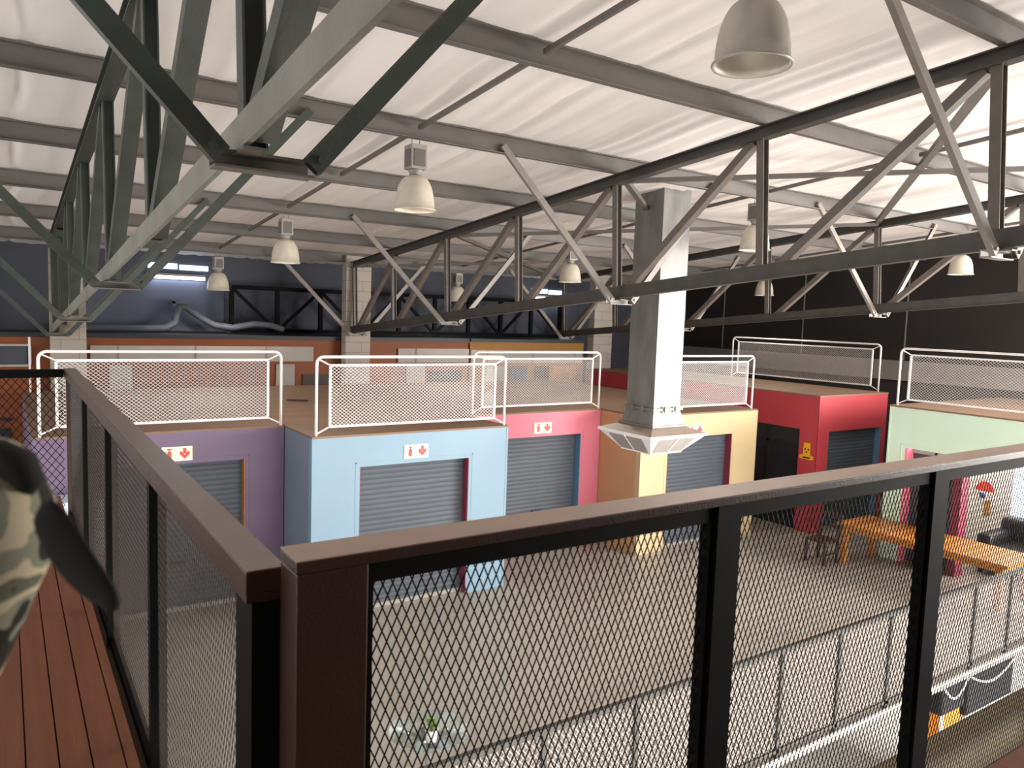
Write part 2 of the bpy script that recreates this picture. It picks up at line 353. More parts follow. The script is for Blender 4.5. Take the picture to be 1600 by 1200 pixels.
# flexible duct hose lying on the ledge and rising to a wall hook
hs = [(1.35, 19.0, 3.95), (2.0, 19.05, 3.96), (2.7, 19.0, 3.96), (3.1, 19.05, 3.98), (3.32, 19.1, 4.1), (3.4, 19.2, 4.35), (3.48, 19.25, 4.5), (3.62, 19.22, 4.46), (3.9, 19.2, 4.25),
      (4.2, 19.1, 4.07), (4.6, 19.0, 4.02), (5.1, 18.95, 4.12), (5.45, 18.9, 4.1), (5.8, 18.9, 4.0)]
hp = []
for i in range(len(hs) - 1):
    for k in range(6): hp.append(tuple(np.array(hs[i]) + (np.array(hs[i + 1]) - np.array(hs[i])) * k / 6))
hp.append(hs[-1])
t = thing('flexible_duct', 'grey flexible duct hose lying on the ledge and looped up the far wall', 'duct hose', (3.4, 19.0, 3.87))
obj('hose', MB().tube(hp, [0.075 + 0.006 * (i % 2) for i in range(len(hp))], 10), M_hose, t, smooth=True)
obj('bracket', MB().box(3.3, 3.36, 19.2, 19.66, 4.5, 4.62).box(3.3, 3.62, 19.2, 19.26, 4.55, 4.6), M_hose, t)
# tube lights near the far eave
for x0, x1, lab in ((2.82, 4.08, 'bright white tube light below the left high window on the far wall'), (13.9, 15.2, 'white tube light below the right high window on the far wall')):
    t = thing('tube_light', lab, 'light', ((x0 + x1) / 2, 19.6, 5.2))
    zz = 5.16 if x0 < 5 else 5.13
    obj('tube', MB().tube([(x0, 19.55, zz), (x1, 19.55, zz)], 0.035, 10), M_tube, t, smooth=True)
    obj('batten', MB().box(x0, x1, 19.5, 19.79, zz + 0.04, zz + 0.09), M_ballast, t)

# ---------------------------------------------------------------- trusses
XT = [0.83, 7.1, 13.5]
TL = ['nearest dark steel roof truss, crossing the upper left beside the camera', 'middle dark steel roof truss, running in front of the galvanised duct',
      'farthest dark steel roof truss, on the right beyond the galvanised duct']
# chords: channel with its web towards the left; posts sit behind it
BC1 = [(.0, -.092), (.025, -.092), (.025, -.08), (.012, -.08), (.012, .03), (.06, .03), (.06, .042), (0, .042)]
BC = [(.0, -.08), (-.022, -.08), (-.022, -.092), (.07, -.092), (.07, -.08), (.012, -.08), (.012, .068), (.07, .068), (.07, .08), (0, .08)]
TC = I_prof(0.14, 0.14, 0.014); WEB = I_prof(0.095, 0.095, 0.01)
for ti, (X_, lab) in enumerate(zip(XT, TL)):
    t = thing('roof_truss', lab, 'roof truss', (X_, 8, zb(8)), 'steel roof trusses')
    y0, y1 = -1.7, 17.69; dz = -.09 if ti == 0 else 0.0
    mb_, mt_, mw_, mf_ = ((M_chordlt, M_green_st, M_green_st, M_green_st), (M_steel, M_steel, M_web, M_brace), (M_steel, M_steel, M_web, M_brace))[ti]
    def zc(y): return zb(y) + dz
    obj('bottom_chord', MB().beam((X_ - .04, y0, zc(y0) + .092), (X_ - .04, y1, zc(y1) + .092), BC if ti else BC1), mb_, t)
    obj('top_chord', MB().beam((X_, y0, zt(y0) - .071), (X_, y1, zt(y1) - .071), TC), mt_, t)
    for k, Yk in enumerate(NODE, -1):
        if Yk > 17.9: continue
        Yk = min(Yk, 17.58)
        yb, yt = Yk - .04, Yk + .05
        obj('web_post', MB().beam((X_ + .03, yb, zc(yb) + .02), (X_ + .02, yt, zt(yt) - .14), WEB, (1, 0, 0)), mw_, t)
        if k >= 0:
            ya = Yk - 2.425 + .15; yc = Yk - .15
            obj('web_diagonal', MB().beam((X_ + .03, yc, zc(yc) + .05), (X_ + .02, ya, zt(ya) - .14), C_prof(.095, .115 if ti == 0 else .1), (1, 0, 0)), mw_, t)
        if k % 2 == 1 and k > 0 and Yk < 18:
            zf = zc(yb)
            ft = MB().beam((X_ - .13, yb, zf - .035), (X_ + .27, yb, zf - .035), C_prof(.1, .07)); ft.box(X_ - .05, X_ + .04, yb - .17, yb + .17, zf - .012, zf - .001)
            obj('cross_bar', ft, mf_ if ti else M_web, t)
            for s, xa in ((-1, X_ - .11), (1, X_ + .25)):
                b = obj('fly_brace', MB().beam((xa, yb - .06, zf - .03), (X_ + s * 1.92, yb + .03, zt(Yk) + .10), C_prof(.085, .05), (0, 1, 0) if s > 0 else (0, -1, 0)), mf_, t)
                bm_ = MB().tube([(xa + s * .035, yb - .10, zf - .0), (xa + s * .035, yb - .05, zf - .0)], .017, 8); obj('bolt', bm_, mf_, b)
for k, Yk in enumerate(NODE, -1):
    nm = ['first', 'second', 'third', 'fourth', 'fifth', 'sixth', 'seventh', 'eighth', 'ninth'][k + 1]
    z = zt(Yk)
    pu = obj('purlin', MB().beam((-8.9, Yk, z + .115), (23.9, Yk, z + .115), C_prof(.075, .225, .012), (0, 0, 1)), M_purl)
    tag(pu, 'grey steel purlin under the white ceiling, ' + nm + ' counting away from the camera', 'purlin', 'roof purlins')
BAY = {4.02: 'left of the middle truss', 10.2: 'between the middle and farthest trusses', 16.8: 'right of the farthest truss'}
for xb, bl in BAY.items():
    for k in range(len(NODE) - 1):
        a, b = NODE[k] + .04, NODE[k + 1] - .04
        o = obj('purlin_strut', MB().beam((xb, a, zt(a) + .12), (xb, b, zt(b) + .12), C_prof(.04, .05, .008)), M_purl)
        nm = ['first', 'second', 'third', 'fourth', 'fifth', 'sixth', 'seventh', 'eighth'][k]
        tag(o, 'thin grey strut between purlins %s, %s away from the camera' % (bl, nm), 'strut', 'struts between purlins')
for a, b, nm in ((1, 3, 'near'), (3, 5, 'middle'), (5, 7, 'far')):
    ya, yb = 0.84 + 2.425 * a, 0.84 + 2.425 * b
    for s in (0, 1):
        p, q = ((7.18, ya), (13.42, yb)) if s == 0 else ((7.18, yb), (13.42, ya))
        dz = -0.03 - 0.05 * s
        o = obj('roof_brace', MB().beam((p[0], p[1], zt(p[1]) + dz), (q[0], q[1], zt(q[1]) + dz), R_prof(.085, .07) if s == 0 else R_prof(.075, .06)), M_purl)
        tag(o, '%s diagonal roof brace right of the middle truss, %s' % (nm, 'near left to far right' if s == 0 else 'far left to near right'), 'roof brace', 'diagonal roof braces')

# ---------------------------------------------------------------- pendant lamps
def make_lamp(metal):
    t = thing('pendant_lamp', '', 'lamp', (0, 0, 0), 'high bay lamps')
    hb = MB()
    for s in (-1, 1): hb.tube([(s * .05, 0, 0.002), (s * .05, 0, -.03), (s * .045, .012, -.055), (s * .05, 0, -.08)], .006, 6)
    obj('hook', hb, M_ballast, t)
    bb = obj('ballast_box', MB().box(-.1, .1, -.1, .1, -.35, -.075), M_ballast, t, bevel=.008)
    obj('vent_cover', MB().box(-.108, -.1, -.07, .07, -.32, -.13).box(-.07, .07, -.108, -.1, -.32, -.13), M_purl, bb)
    obj('neck', MB().lathe([(.0, -.34), (.085, -.345), (.085, -.37), (.07, -.385), (.072, -.43), (0, -.43)], n=24), M_ballast, t, smooth=True)
    prof = [(.078, -.42), (.108, -.43), (.145, -.458), (.175, -.505), (.198, -.56), (.214, -.63), (.225, -.71), (.229, -.785)]
    rm = [(.243, -.795), (.248, -.805), (.243, -.815), (.228, -.81)]
    inner = [(r - .006, z) for r, z in prof[::-1]]
    obj('reflector', MB().lathe(prof + rm + inner, n=40), M_alu if metal else M_cream, t, smooth=True)
    obj('bulb', MB().lathe([(0.02, -.44), (.03, -.5), (.06, -.6), (.065, -.66), (.04, -.72), (.0, -.735)], n=20), M_bulb, t, smooth=True)
    ld = bpy.data.lights.new('lamp_light', 'SPOT'); ld.energy = 150; ld.color = (1.0, 0.93, 0.84); ld.spot_size = math.radians(150); ld.spot_blend = 0.6; ld.shadow_soft_size = 0.09
    lo = bpy.data.objects.new('lamp_light', ld); COL.objects.link(lo); lo.parent = t; lo.location = (0, 0, -.76)
    return t
LAMPS = [(3.90, 1, 'large spun metal bell lamp hanging nearest the camera at top'), (4.0, 3, 'cream bell lamp with square box, second nearest, left of the middle truss'),
         (4.0, 5, 'cream bell lamp third in the row left of the middle truss'), (4.0, 7, 'cream bell lamp beside the bright tube light on the far left'),
         (10.02, 3, 'cream bell lamp hanging just right of the galvanised duct'), (10.1, 5, 'cream bell lamp seen through the middle truss left of the duct'),
         (10.1, 7, 'small cream bell lamp farthest back, left of centre'), (16.55, 3, 'cream bell lamp against the dark right wall'),
         (16.5, 5, 'half hidden cream bell lamp behind the middle truss post near the right wall')]
lm = make_lamp(True); lc = None
for i, (x_, k, lab) in enumerate(LAMPS):
    if i == 0: o = lm
    elif i == 1: o = lc = make_lamp(False)
    else: o = copy_tree(lc)
    Yk = 0.84 + 2.425 * k
    o.location = (x_, Yk, zt(Yk)); o['label'] = lab

# ---------------------------------------------------------------- galvanised air duct with diffuser
DX0, DX1, DY0, DY1 = 8.85, 9.46, 9.0, 9.66
d = thing('air_duct', 'galvanised square air duct dropping from the roof to a white diffuser', 'air duct', ((DX0 + DX1) / 2, (DY0 + DY1) / 2, 2.35))
def sq(x0, x1, y0, y1, z): return [(x0, y0, z), (x1, y0, z), (x1, y1, z), (x0, y1, z)]
obj('duct_shaft', MB().box(DX0, DX1, DY0, DY1, 5.15, 6.82), M_galv, d)
obj('duct_shaft', MB().box(DX0 + .002, DX1 - .002, DY0 + .002, DY1 - .002, 3.06, 5.15), M_galv, d)
for z_ in (5.15, 3.06): 
    fl = obj('flange', MB().box(DX0 - .035, DX1 + .035, DY0 - .035, DY1 + .035, z_ - .02, z_ + .02), M_galv, d)
    for q in (.2, .45):
        obj('clamp', MB().box(DX0 + q, DX0 + q + .04, DY0 - .06, DY0 - .035, z_ - .05, z_ + .05), M_galv, fl)
        obj('clamp', MB().box(DX0 - .06, DX0 - .035, DY0 + q, DY0 + q + .04, z_ - .05, z_ + .05), M_galv, fl)
e = .05
obj('collar', MB().frustum(sq(DX0 - e, DX1 + e, DY0 - e, DY1 + e, 2.80), sq(DX0, DX1, DY0, DY1, 3.04)), M_galv, d)
obj('flange', MB().box(DX0 - .09, DX1 + .09, DY0 - .09, DY1 + .09, 2.77, 2.80), M_galv, d)
W_ = .48
cx, cy = (DX0 + DX1) / 2, (DY0 + DY1) / 2
hx, hy = .65, .65; lx, ly = .36, .36
obj('top_tray', MB().frustum(sq(cx - hx, cx + hx, cy - hy, cy + hy, 2.67), sq(DX0 - .07, DX1 + .07, DY0 - .07, DY1 + .07, 2.77)), mat('tray_reflection_tan', '#97877a', 0.5, 0.2), d)  # tan tone is a reflection put into the tray colour
df = MB(); df.frustum(sq(cx - hx, cx + hx, cy - hy, cy + hy, 2.63), sq(cx - hx, cx + hx, cy - hy, cy + hy, 2.672))
zl, zh = 2.34, 2.63
tp = [Vector(p) for p in sq(cx - hx + .02, cx + hx - .02, cy - hy + .02, cy + hy - .02, zh)]; bt = [Vector(p) for p in sq(cx - lx, cx + lx, cy - ly, cy + ly, zl)]
df.frustum(sq(cx - lx, cx + lx, cy - ly, cy + ly, zl - .02), sq(cx - lx, cx + lx, cy - ly, cy + ly, zl + .03))
def face_pt(i, s_, t_): return tp[i].lerp(tp[(i + 1) % 4], s_).lerp(bt[i].lerp(bt[(i + 1) % 4], s_), t_)
for i in range(4):
    ou = [face_pt(i, 0, 0), face_pt(i, 1, 0), face_pt(i, 1, 1), face_pt(i, 0, 1)]
    inn = [face_pt(i, .17, .1), face_pt(i, .83, .1), face_pt(i, .93, .9), face_pt(i, .07, .9)]
    nn = (ou[1] - ou[0]).cross(ou[3] - ou[0]).normalized() * .012
    if nn.dot((ou[0] + ou[1]) / 2 - Vector((cx, cy, zh))) < 0: nn = -nn
    vv = [tuple(p) for p in ou + inn] + [tuple(p - nn) for p in ou + inn]; ff = []
    for k in range(4):
        k2 = (k + 1) % 4; ff += [(k, k2, 4 + k2, 4 + k), (8 + k, 12 + k, 12 + k2, 8 + k2), (4 + k, 4 + k2, 12 + k2, 12 + k), (k, 8 + k, 8 + k2, k2)]
    df.add(vv, ff)
obj('diffuser_frame', df, M_white, d)
for i in range(4):
    a, b, c_, e_ = tp[i], tp[(i + 1) % 4], bt[i], bt[(i + 1) % 4]; lv = MB()
    for k in range(1, 7):
        f_ = k / 7
        lv.beam(a.lerp(c_, f_).lerp(b.lerp(e_, f_), .18 - .11 * f_), a.lerp(c_, f_).lerp(b.lerp(e_, f_), .82 + .11 * f_), R_prof(.012, .062), Vector((0, 0, 1)) + (a + b - Vector((2 * cx, 2 * cy, 2 * zh))).normalized() * .5)
    lo = obj('louvre', lv, M_ballast, d)
    obj('louvre_divider', MB().beam(a.lerp(b, .5), c_.lerp(e_, .5), R_prof(.02, .03)), M_white, lo)

# ---------------------------------------------------------------- shop units
def shutter(mb, o, u, n, W, H):
    """ribbed roller door, bottom-left corner o, along u, facing n"""
    o, u, n = Vector(o), Vector(u), Vector(n); p = .078; k = int(H / p); P = []
    for i in range(k):
        for a, dd in ((0, 0), (.25, .005), (.55, .007), (.85, .005), (.97, 0)): P.append(((i + a) * H / k, dd))
    P.append((H, 0)); v = []
    for z_, dd in P: v += [tuple(o + n * dd + Vector((0, 0, z_))), tuple(o + u * W + n * dd + Vector((0, 0, z_)))]
    mb.add(v, [(2 * i, 2 * i + 1, 2 * i + 3, 2 * i + 2) for i in range(len(P) - 1)])
    return mb
def unit(name, label, x0, x1, yf, H, front, side, doors, yback=17.7, sidewall=True, loc=None):
    t = thing(name, label, 'shop unit', ((x0 + x1) / 2, yf, 0), 'coloured shop units')
    dx0, dx1, reveal, rl = doors; zt_ = 2.235; th = .12
    fw = MB().box(x0, dx0, yf, yf + th, 0, H - .03).box(dx1, x1, yf, yf + th, 0, H - .03).box(dx0, dx1, yf, yf + th, zt_, H - .03)
    obj('front_wall', fw, UNIT[front], t)
    # raised strips round the door and at the wall joints
    ar = MB().box(dx0 - .07, dx0 - .055, yf - .004, yf, 0, zt_ + .07).box(dx1 + .055, dx1 + .07, yf - .004, yf, 0, zt_ + .07).box(dx0 - .07, dx1 + .07, yf - .004, yf, zt_ + .055, zt_ + .07)
    ar.box(x0, x0 + .035, yf - .004, yf, 0, H - .03).box(x1 - .035, x1, yf - .004, yf, 0, H - .03)
    obj('cover_strip', ar, UNIT[front], t)
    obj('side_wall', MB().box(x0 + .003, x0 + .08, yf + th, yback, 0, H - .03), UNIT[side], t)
    obj('side_wall', MB().box(x1 - .08, x1 - .003, yf + th, yback, 0, H - .03), UNIT[front], t)
    obj('back_wall', MB().box(x0 + .08, x1 - .08, yback - .1, yback, 0, H - .03), UNIT[front], t)
    obj('roof_deck', MB().box(x0, x1, yf, yback, H - .03, H), M_deck, t)
    for xr in (dx1 - .012, dx0 + .001): obj('door_reveal', MB().box(xr, xr + .011, yf + .005, yf + .3, 0, zt_), UNIT[reveal], t)
    sd = obj('roller_shutter', shutter(MB(), (dx0 + .012, yf + .16, 0.02), (1, 0, 0), (0, -1, 0), dx1 - dx0 - .024, zt_ - .02), M_shut, t)
    obj('bottom_bar', MB().box(dx0 + .012, dx1 - .012, yf + .12, yf + .16, 0.005, .07), M_ballast, sd)
    obj('shutter_lock', MB().box((dx0 + dx1) / 2 - .11, (dx0 + dx1) / 2 + .11, yf + .125, yf + .145, .72, .76), M_blackp, sd)
    return t
unit('shop_unit', 'purple shop unit with slate roller door behind the left handrail', .28, 3.575, 11.6, 2.72, 'purple', 'purple', (1.14, 2.99, 'rust', 0))
unit('shop_unit', 'sky blue shop unit with shaded side wall, left of centre', 3.585, 6.90, 10.35, 2.72, 'blue', 'slate', (4.31, 6.165, 'maroon', 0))
unit('shop_unit', 'pink shop unit set back between the blue and yellow ones', 6.91, 10.03, 11.7, 2.72, 'pink', 'pink', (7.68, 9.55, 'steelb', 0))
unit('shop_unit', 'pale yellow shop unit behind the duct diffuser', 10.04, 13.4, 10.5, 2.72, 'yellow', 'yellow_shade', (10.757, 12.62, 'maroon', 0))
# red corner unit with a second opening in its left side
t = thing('shop_unit', 'bright red shop unit on the corner of the passage right of the yellow one', 'shop unit', (15.9, 9.83, 0), 'coloured shop units')
H = 3.04; x0, x1, yf = 14.57, 17.2, 9.83
obj('front_wall', MB().box(x0, 14.98, yf, yf + .12, 0, H - .03).box(14.98, 17.02, yf, yf + .12, 2.235, H - .03).box(17.02, x1, yf, yf + .12, 0, H - .03), UNIT['red'], t)
for xr in (14.981, 17.006): obj('door_reveal', MB().box(xr, xr + .012, yf + .005, yf + .3, 0, 2.23), UNIT['steelb'], t)
sd = obj('roller_shutter', shutter(MB(), (14.99, yf + .15, .02), (1, 0, 0), (0, -1, 0), 2.02, 2.215), M_shut, t)
obj('bottom_bar', MB().box(14.995, 17.0, yf + .11, yf + .15, 0.005, .07), M_ballast, sd)
obj('side_wall', MB().box(x0, x0 + .12, yf + .121, 10.27, 0, H - .03).box(x0, x0 + .12, 10.27, 12.0, 2.26, H - .03).box(x0, x0 + .12, 12.0, 17.7, 0, H - .03), UNIT['red'], t)
obj('side_wall', MB().box(x1 - .1, x1, yf + .121, 17.7, 0, H - .03), UNIT['red'], t)
obj('corner_strip', MB().box(x0 - .006, x0 + .05, yf - .006, yf + .001, 0, H - .03).box(x0 - .006, x0 + .001, yf - .006, yf + .05, 0, H - .03), UNIT['red'], t)
obj('roof_deck', MB().box(x0, x1, yf - .01, 17.7, H - .03, H), M_deck, t)
gl = obj('glazed_door', MB().box(x0 + .07, x0 + .09, 10.275, 11.995, 0, 2.255), M_glass, t)
obj('door_rail', MB().box(x0 + .04, x0 + .07, 10.275, 11.995, 1.86, 1.92).box(x0 + .04, x0 + .07, 11.1, 11.15, 0, 2.25), M_blackp, gl)
obj('back_wall', MB().box(x0 + .12, x1 - .1, 17.6, 17.7, 0, H - .03), UNIT['red'], t)
# mint unit on the right: faces the court sideways, open front
t = thing('shop_unit', 'mint green shop unit with open front and pink jamb on the right', 'shop unit', (14.4, 8.2, 0), 'coloured shop units')
xm = 14.46; H = 3.04
obj('front_wall', MB().box(xm, xm + .12, 7.84, 8.2, 0, H - .03).box(xm, xm + .12, 4.75, 7.84, 2.24, H - .03), UNIT['mint'], t)
obj('cover_strip', MB().box(xm - .008, xm, 8.165, 8.2, 0, H - .03).box(xm - .006, xm, 7.905, 7.92, 0, 2.31).box(xm - .006, xm, 4.75, 7.92, 2.295, 2.31), UNIT['mint'], t)
obj('side_wall', MB().box(xm + .12, 19.0, 8.12, 8.2, 0, H - .03), UNIT['mint'], t)
obj('roof_deck', MB().box(xm - .01, 19.0, 4.75, 8.21, H - .03, H), M_deck, t)
obj('door_jamb', MB().box(xm + .002, xm + .26, 7.80, 7.838, 0, 2.238), UNIT['rose'], t)
gl = obj('glazed_door', MB().box(xm + .24, xm + .26, 6.93, 7.80, 0, 2.238), M_shut, t)
obj('door_stile', MB().box(xm + .2, xm + .24, 7.33, 7.37, 0, 2.2).box(xm + .2, xm + .24, 6.93, 7.80, 2.14, 2.2), M_ballast, gl)
obj('corner_post', MB().box(xm + .02, xm + .3, 6.76, 6.92, 0, 2.238), UNIT['maroon'], t)
obj('inner_wall', MB().box(16.9, 17.0, 4.75, 8.1, 0, 2.99), M_whitew, t)
obj('inner_wall', MB().box(xm + .3, 16.9, 8.02, 8.1, 0, 2.99), M_whitew, t)
sl = bpy.data.lights.new('mint_fill_light', 'POINT'); sl.energy = 110; sl.shadow_soft_size = .25; sl.color = (1, .97, .93)  # unseen fill added to brighten the white wall inside
slo = bpy.data.objects.new('mint_fill_light', sl); COL.objects.link(slo); slo.parent = t; slo.location = Vector((15.6, 6.4, 2.55)) - t.location
ow = MB().box(16.86, 16.9, 5.9, 6.9, .85, 2.2); obj('lit_window', ow, M_sky2, t)

# ---------------------------------------------------------------- guard cages on the roof decks
def cage(label, p, q, z0, top, group='white guard frames on the unit roofs'):
    p = Vector((p[0], p[1], z0)); q = Vector((q[0], q[1], z0)); L_ = (q - p).length; u = (q - p).normalized(); up = Vector((0, 0, 1))
    t = thing('guard_frame', label, 'guard frame', (p + q) / 2, group)
    h = top - z0; r = .021; pts = [p, p + up * (h - .1)]
    for a in range(1, 5):
        th = math.pi / 2 * a / 5; pts.append(p + up * (h - .1 + .1 * math.sin(th)) + u * (.1 - .1 * math.cos(th)))
    pts.append(p + up * h + u * .1); pts.append(q + up * h - u * .1)
    for a in range(1, 5):
        th = math.pi / 2 * a / 5; pts.append(q + up * (h - .1 + .1 * math.cos(th)) - u * (.1 - .1 * math.sin(th)))
    pts += [q + up * (h - .1), q]
    obj('tube_frame', MB().tube(pts, r, 10), M_white, t, smooth=True)
    ix, iz0, iz1 = .2, .13, .12
    o = p + u * ix + up * iz0; W = L_ - 2 * ix; Hh = h - iz0 - iz1
    fr = obj('panel_frame', frame_rect(MB(), o, u, up, W, Hh, .016), M_white, t)
    obj('mesh_sheet', MB().lattice(o, u, up, W, Hh, .062, .05, .007, .002, .4), M_wmesh, t)
    for a, b in ((o, p + up * .03), (o + u * W, q + up * .03), (o + up * Hh, p + up * (h - .03) + u * .02), (o + u * W + up * Hh, q + up * (h - .03) - u * .02)):
        obj('strut', MB().tube([a, b], .011, 6), M_white, t)
    return t
cage('white mesh guard frame on the purple unit roof', (.37, 11.62), (3.53, 11.62), 2.72, 3.85)
cage('white mesh guard frame on the blue unit roof', (3.66, 10.40), (6.84, 10.40), 2.72, 3.85)
cage('white mesh guard frame on the pink unit roof', (7.02, 11.72), (9.98, 11.72), 2.72, 3.85)
cage('white mesh guard frame on the yellow unit roof', (10.12, 10.55), (13.24, 10.55), 2.72, 3.85)
cage('white mesh guard frame along the right edge of the red unit roof', (17.12, 10.04), (17.12, 14.4), 3.04, 4.15)
cage('white mesh guard frame along the mint unit roof edge', (14.52, 8.1), (14.52, 4.85), 3.04, 4.15)
t = obj('pole', MB().tube([(.42, 17.5, 2.72), (.42, 17.5, 3.8)], .02, 8), M_white); tag(t, 'thin white pole at the far left corner of the purple unit roof', 'pole')

# ---------------------------------------------------------------- signs
def fire_sign(xc, yf, zc, label):
    t = thing('fire_sign', label, 'sign', (xc, yf, zc - .105), 'fire extinguisher signs')
    y1 = yf - .004
    obj('plate', MB().box(xc - .205, xc + .205, y1 - .008, y1, zc - .105, zc + .105), M_signg, t)
    U, Vv, Nn = (1, 0, 0), (0, 0, 1), (0, -1, 0); y2 = y1 - .009
    rd = MB()
    rd.prism([(-.028, -.07), (.028, -.07), (.028, .02), (.018, .04), (-.018, .04), (-.028, .02)], (xc - .105, y2, zc), U, Vv, Nn, .003)
    rd.prism([(-.01, .043), (.01, .043), (.01, .062), (.045, .07), (.045, .078), (-.03, .078), (-.03, .062), (-.01, .06)], (xc - .105, y2, zc), U, Vv, Nn, .003)
    rd.prism([(-.05, .04), (-.035, .05), (-.052, .0), (-.06, -.01)], (xc - .105, y2, zc), U, Vv, Nn, .003)
    obj('extinguisher_symbol', rd, M_red, t)
    ar = MB().prism([(-.022, .08), (.022, .08), (.022, -.0), (-.022, -.0)], (xc + .1, y2, zc), U, Vv, Nn, .003)
    ar.prism([(0, -.075), (.065, -.01), (.065, .04), (.04, .03), (.0, -.02), (-.04, .03), (-.065, .04), (-.065, -.01)], (xc + .1, y2, zc), U, Vv, Nn, .0028)
    obj('arrow_symbol', ar, M_red, t)
    bd = MB()
    for s in (-.1, .1): frame_rect(bd, (xc + s - .09, y2, zc - .09), U, Vv, .18, .18, .0025)
    obj('border_line', bd, M_white, t)
fire_sign(2.04, 11.6, 2.385, 'cream sign with red extinguisher and arrow on the purple unit')
fire_sign(5.22, 10.35, 2.41, 'cream sign with red extinguisher and arrow on the blue unit')
fire_sign(8.59, 11.7, 2.40, 'cream sign with red extinguisher and arrow on the pink unit')
fire_sign(11.52, 10.5, 2.37, 'cream sign with red extinguisher and arrow half hidden by the diffuser, yellow unit')
t = thing('hazard_sign', 'small yellow hazard sign on the left side of the red unit', 'sign', (14.565, 10.06, 1.6))
obj('plate', MB().prism([(-.17, -.16), (.17, -.16), (.17, -.08), (.09, -.06), (.075, .2), (-.075, .2), (-.09, -.06), (-.17, -.08)], (14.568, 10.06, 1.78), (0, -1, 0), (0, 0, 1), (-1, 0, 0), .008), M_signy, t)
mk = MB()
for a, b, r in ((-.035, .06, .022), (.04, .055, .022), (0, .0, .02)):
    mk.prism([(a + r * math.cos(k * .785), b + r * math.sin(k * .785)) for k in range(8)], (14.559, 10.06, 1.78), (0, -1, 0), (0, 0, 1), (-1, 0, 0), .002)
mk.prism([(-.09, -.14), (.09, -.14), (.09, -.11), (-.09, -.11)], (14.559, 10.06, 1.78), (0, -1, 0), (0, 0, 1), (-1, 0, 0), .002)
obj('hazard_mark', mk, M_blackp, t)
t = thing('wall_decoration', 'round red, white and blue decoration with orange tail on the white wall', 'decoration', (16.88, 7.4, 1.2))
cpt = [(math.cos(k * math.pi / 16), math.sin(k * math.pi / 16)) for k in range(17)]
obj('red_half', MB().prism([(.17 * a, .2 * b) for a, b in cpt], (16.88, 7.42, 1.24), (0, -1, 0), (0, 0, 1), (-1, 0, 0), .04), M_red, t)
obj('white_half', MB().prism([(.15 * a, -.2 * b) for a, b in cpt][::-1], (16.88, 7.42, 1.24), (0, -1, 0), (0, 0, 1), (-1, 0, 0), .03), M_whitew, t)
obj('blue_patch', MB().prism([(-.1, -.05), (.02, -.05), (.02, -.16), (-.08, -.15)], (16.85, 7.42, 1.24), (0, -1, 0), (0, 0, 1), (-1, 0, 0), .006), M_blue, t)
obj('orange_tail', MB().prism([(.03, -.2), (.12, -.17), (.12, -.5), (.02, -.5)], (16.88, 7.42, 1.24), (0, -1, 0), (0, 0, 1), (-1, 0, 0), .03), M_tan, t)

# ---------------------------------------------------------------- near railings
MZ = 2.9
def handrail_box(mb, *a): return mb.box(*a)
r = thing('railing', 'brown topped black mesh railing running to the right in front', 'railing', (2.5, 1.5, 2.69))
obj('handrail', MB().box(.476, 6.2, 1.457, 1.572, 3.972, 3.998), M_brown, r, bevel=.003); obj('handrail_sheen', MB().box(.478, 6.2, 1.459, 1.570, 3.9975, 4.0), M_brown2, r)  # thin top sheet added to carry the lit tone of the same rail
obj('corner_post', MB().box(.478, .632, 1.459, 1.570, 2.36, 3.972), M_brown, r, bevel=.004)
for xa, xb in ((.634, 1.735), (1.83, 2.955), (3.06, 4.16), (4.26, 5.4)):
    fm = MB().box(xa, xb, 1.485, 1.525, 3.92, 3.972).box(xa, xb, 1.485, 1.525, 2.36, 2.40).box(xa, xa + .02, 1.485, 1.525, 2.40, 3.92).box(xb - .02, xb, 1.485, 1.525, 2.40, 3.92)
    f_ = obj('panel_frame', fm, M_blackst, r)
    obj('mesh_sheet', MB().lattice((xa + .015, 1.505, 2.39), (1, 0, 0), (0, 0, 1), xb - xa - .03, 1.54, .0236, .054, .0034, .0014, .3), M_blackst, f_)
for xp in (1.735, 2.955, 4.16): obj('post', MB().box(xp, xp + .097, 1.475, 1.53, 2.36, 3.972), M_blackst, r)
l = thing('railing', 'dark mesh railing with flat top receding along the board walkway at left', 'railing', (.45, 4.4, 2.7))
obj('handrail', MB().box(.408, .494, 1.575, 7.26, 3.905, 3.953), M_brown, l, bevel=.003); obj('handrail_sheen', MB().box(.410, .492, 1.577, 7.26, 3.9525, 3.955), mat('left_rail_sheen', '#857870', 0.3, 0, 0.08, 5, 0.06, 100, spec=0.6), l)  # top sheet holds the sheen of the brown rail as a paler colour
obj('rail_fascia', MB().box(.410, .492, 1.576, 7.26, 3.885, 3.905), M_brown, l)
ps = [1.572, 2.92, 4.32, 5.66, 7.16]
for i, yp in enumerate(ps): obj('post', MB().box(.42, .476 if i else .50, yp, yp + (.05 if i else .13), 2.70, 3.885), M_blackst if i < 4 else M_brown, l)
for a, b in zip(ps[:-1], ps[1:]):
    a2 = a + (.05 if a > 2 else .13)
    f_ = obj('top_frame_bar', MB().box(.43, .465, a2, b, 3.855, 3.885), M_blackst, l); obj('bottom_frame_bar', MB().box(.43, .465, a2, b, 2.72, 2.76), M_blackst, l)
    obj('mesh_sheet', MB().lattice((.447, a2, 2.74), (0, 1, 0), (0, 0, 1), b - a2, 1.12, .0236, .054, .0024, .0007, .5), M_gmesh, f_)
e_ = thing('railing', 'black mesh end railing closing the board walkway at the far left', 'railing', (-1, 7.2, 2.7))
obj('handrail', MB().box(-2.4, .405, 7.19, 7.25, 3.885, 3.95), M_blackst, e_)
obj('post', MB().box(-1.1, -1.05, 7.2, 7.24, 2.7, 3.885), M_blackst, e_)
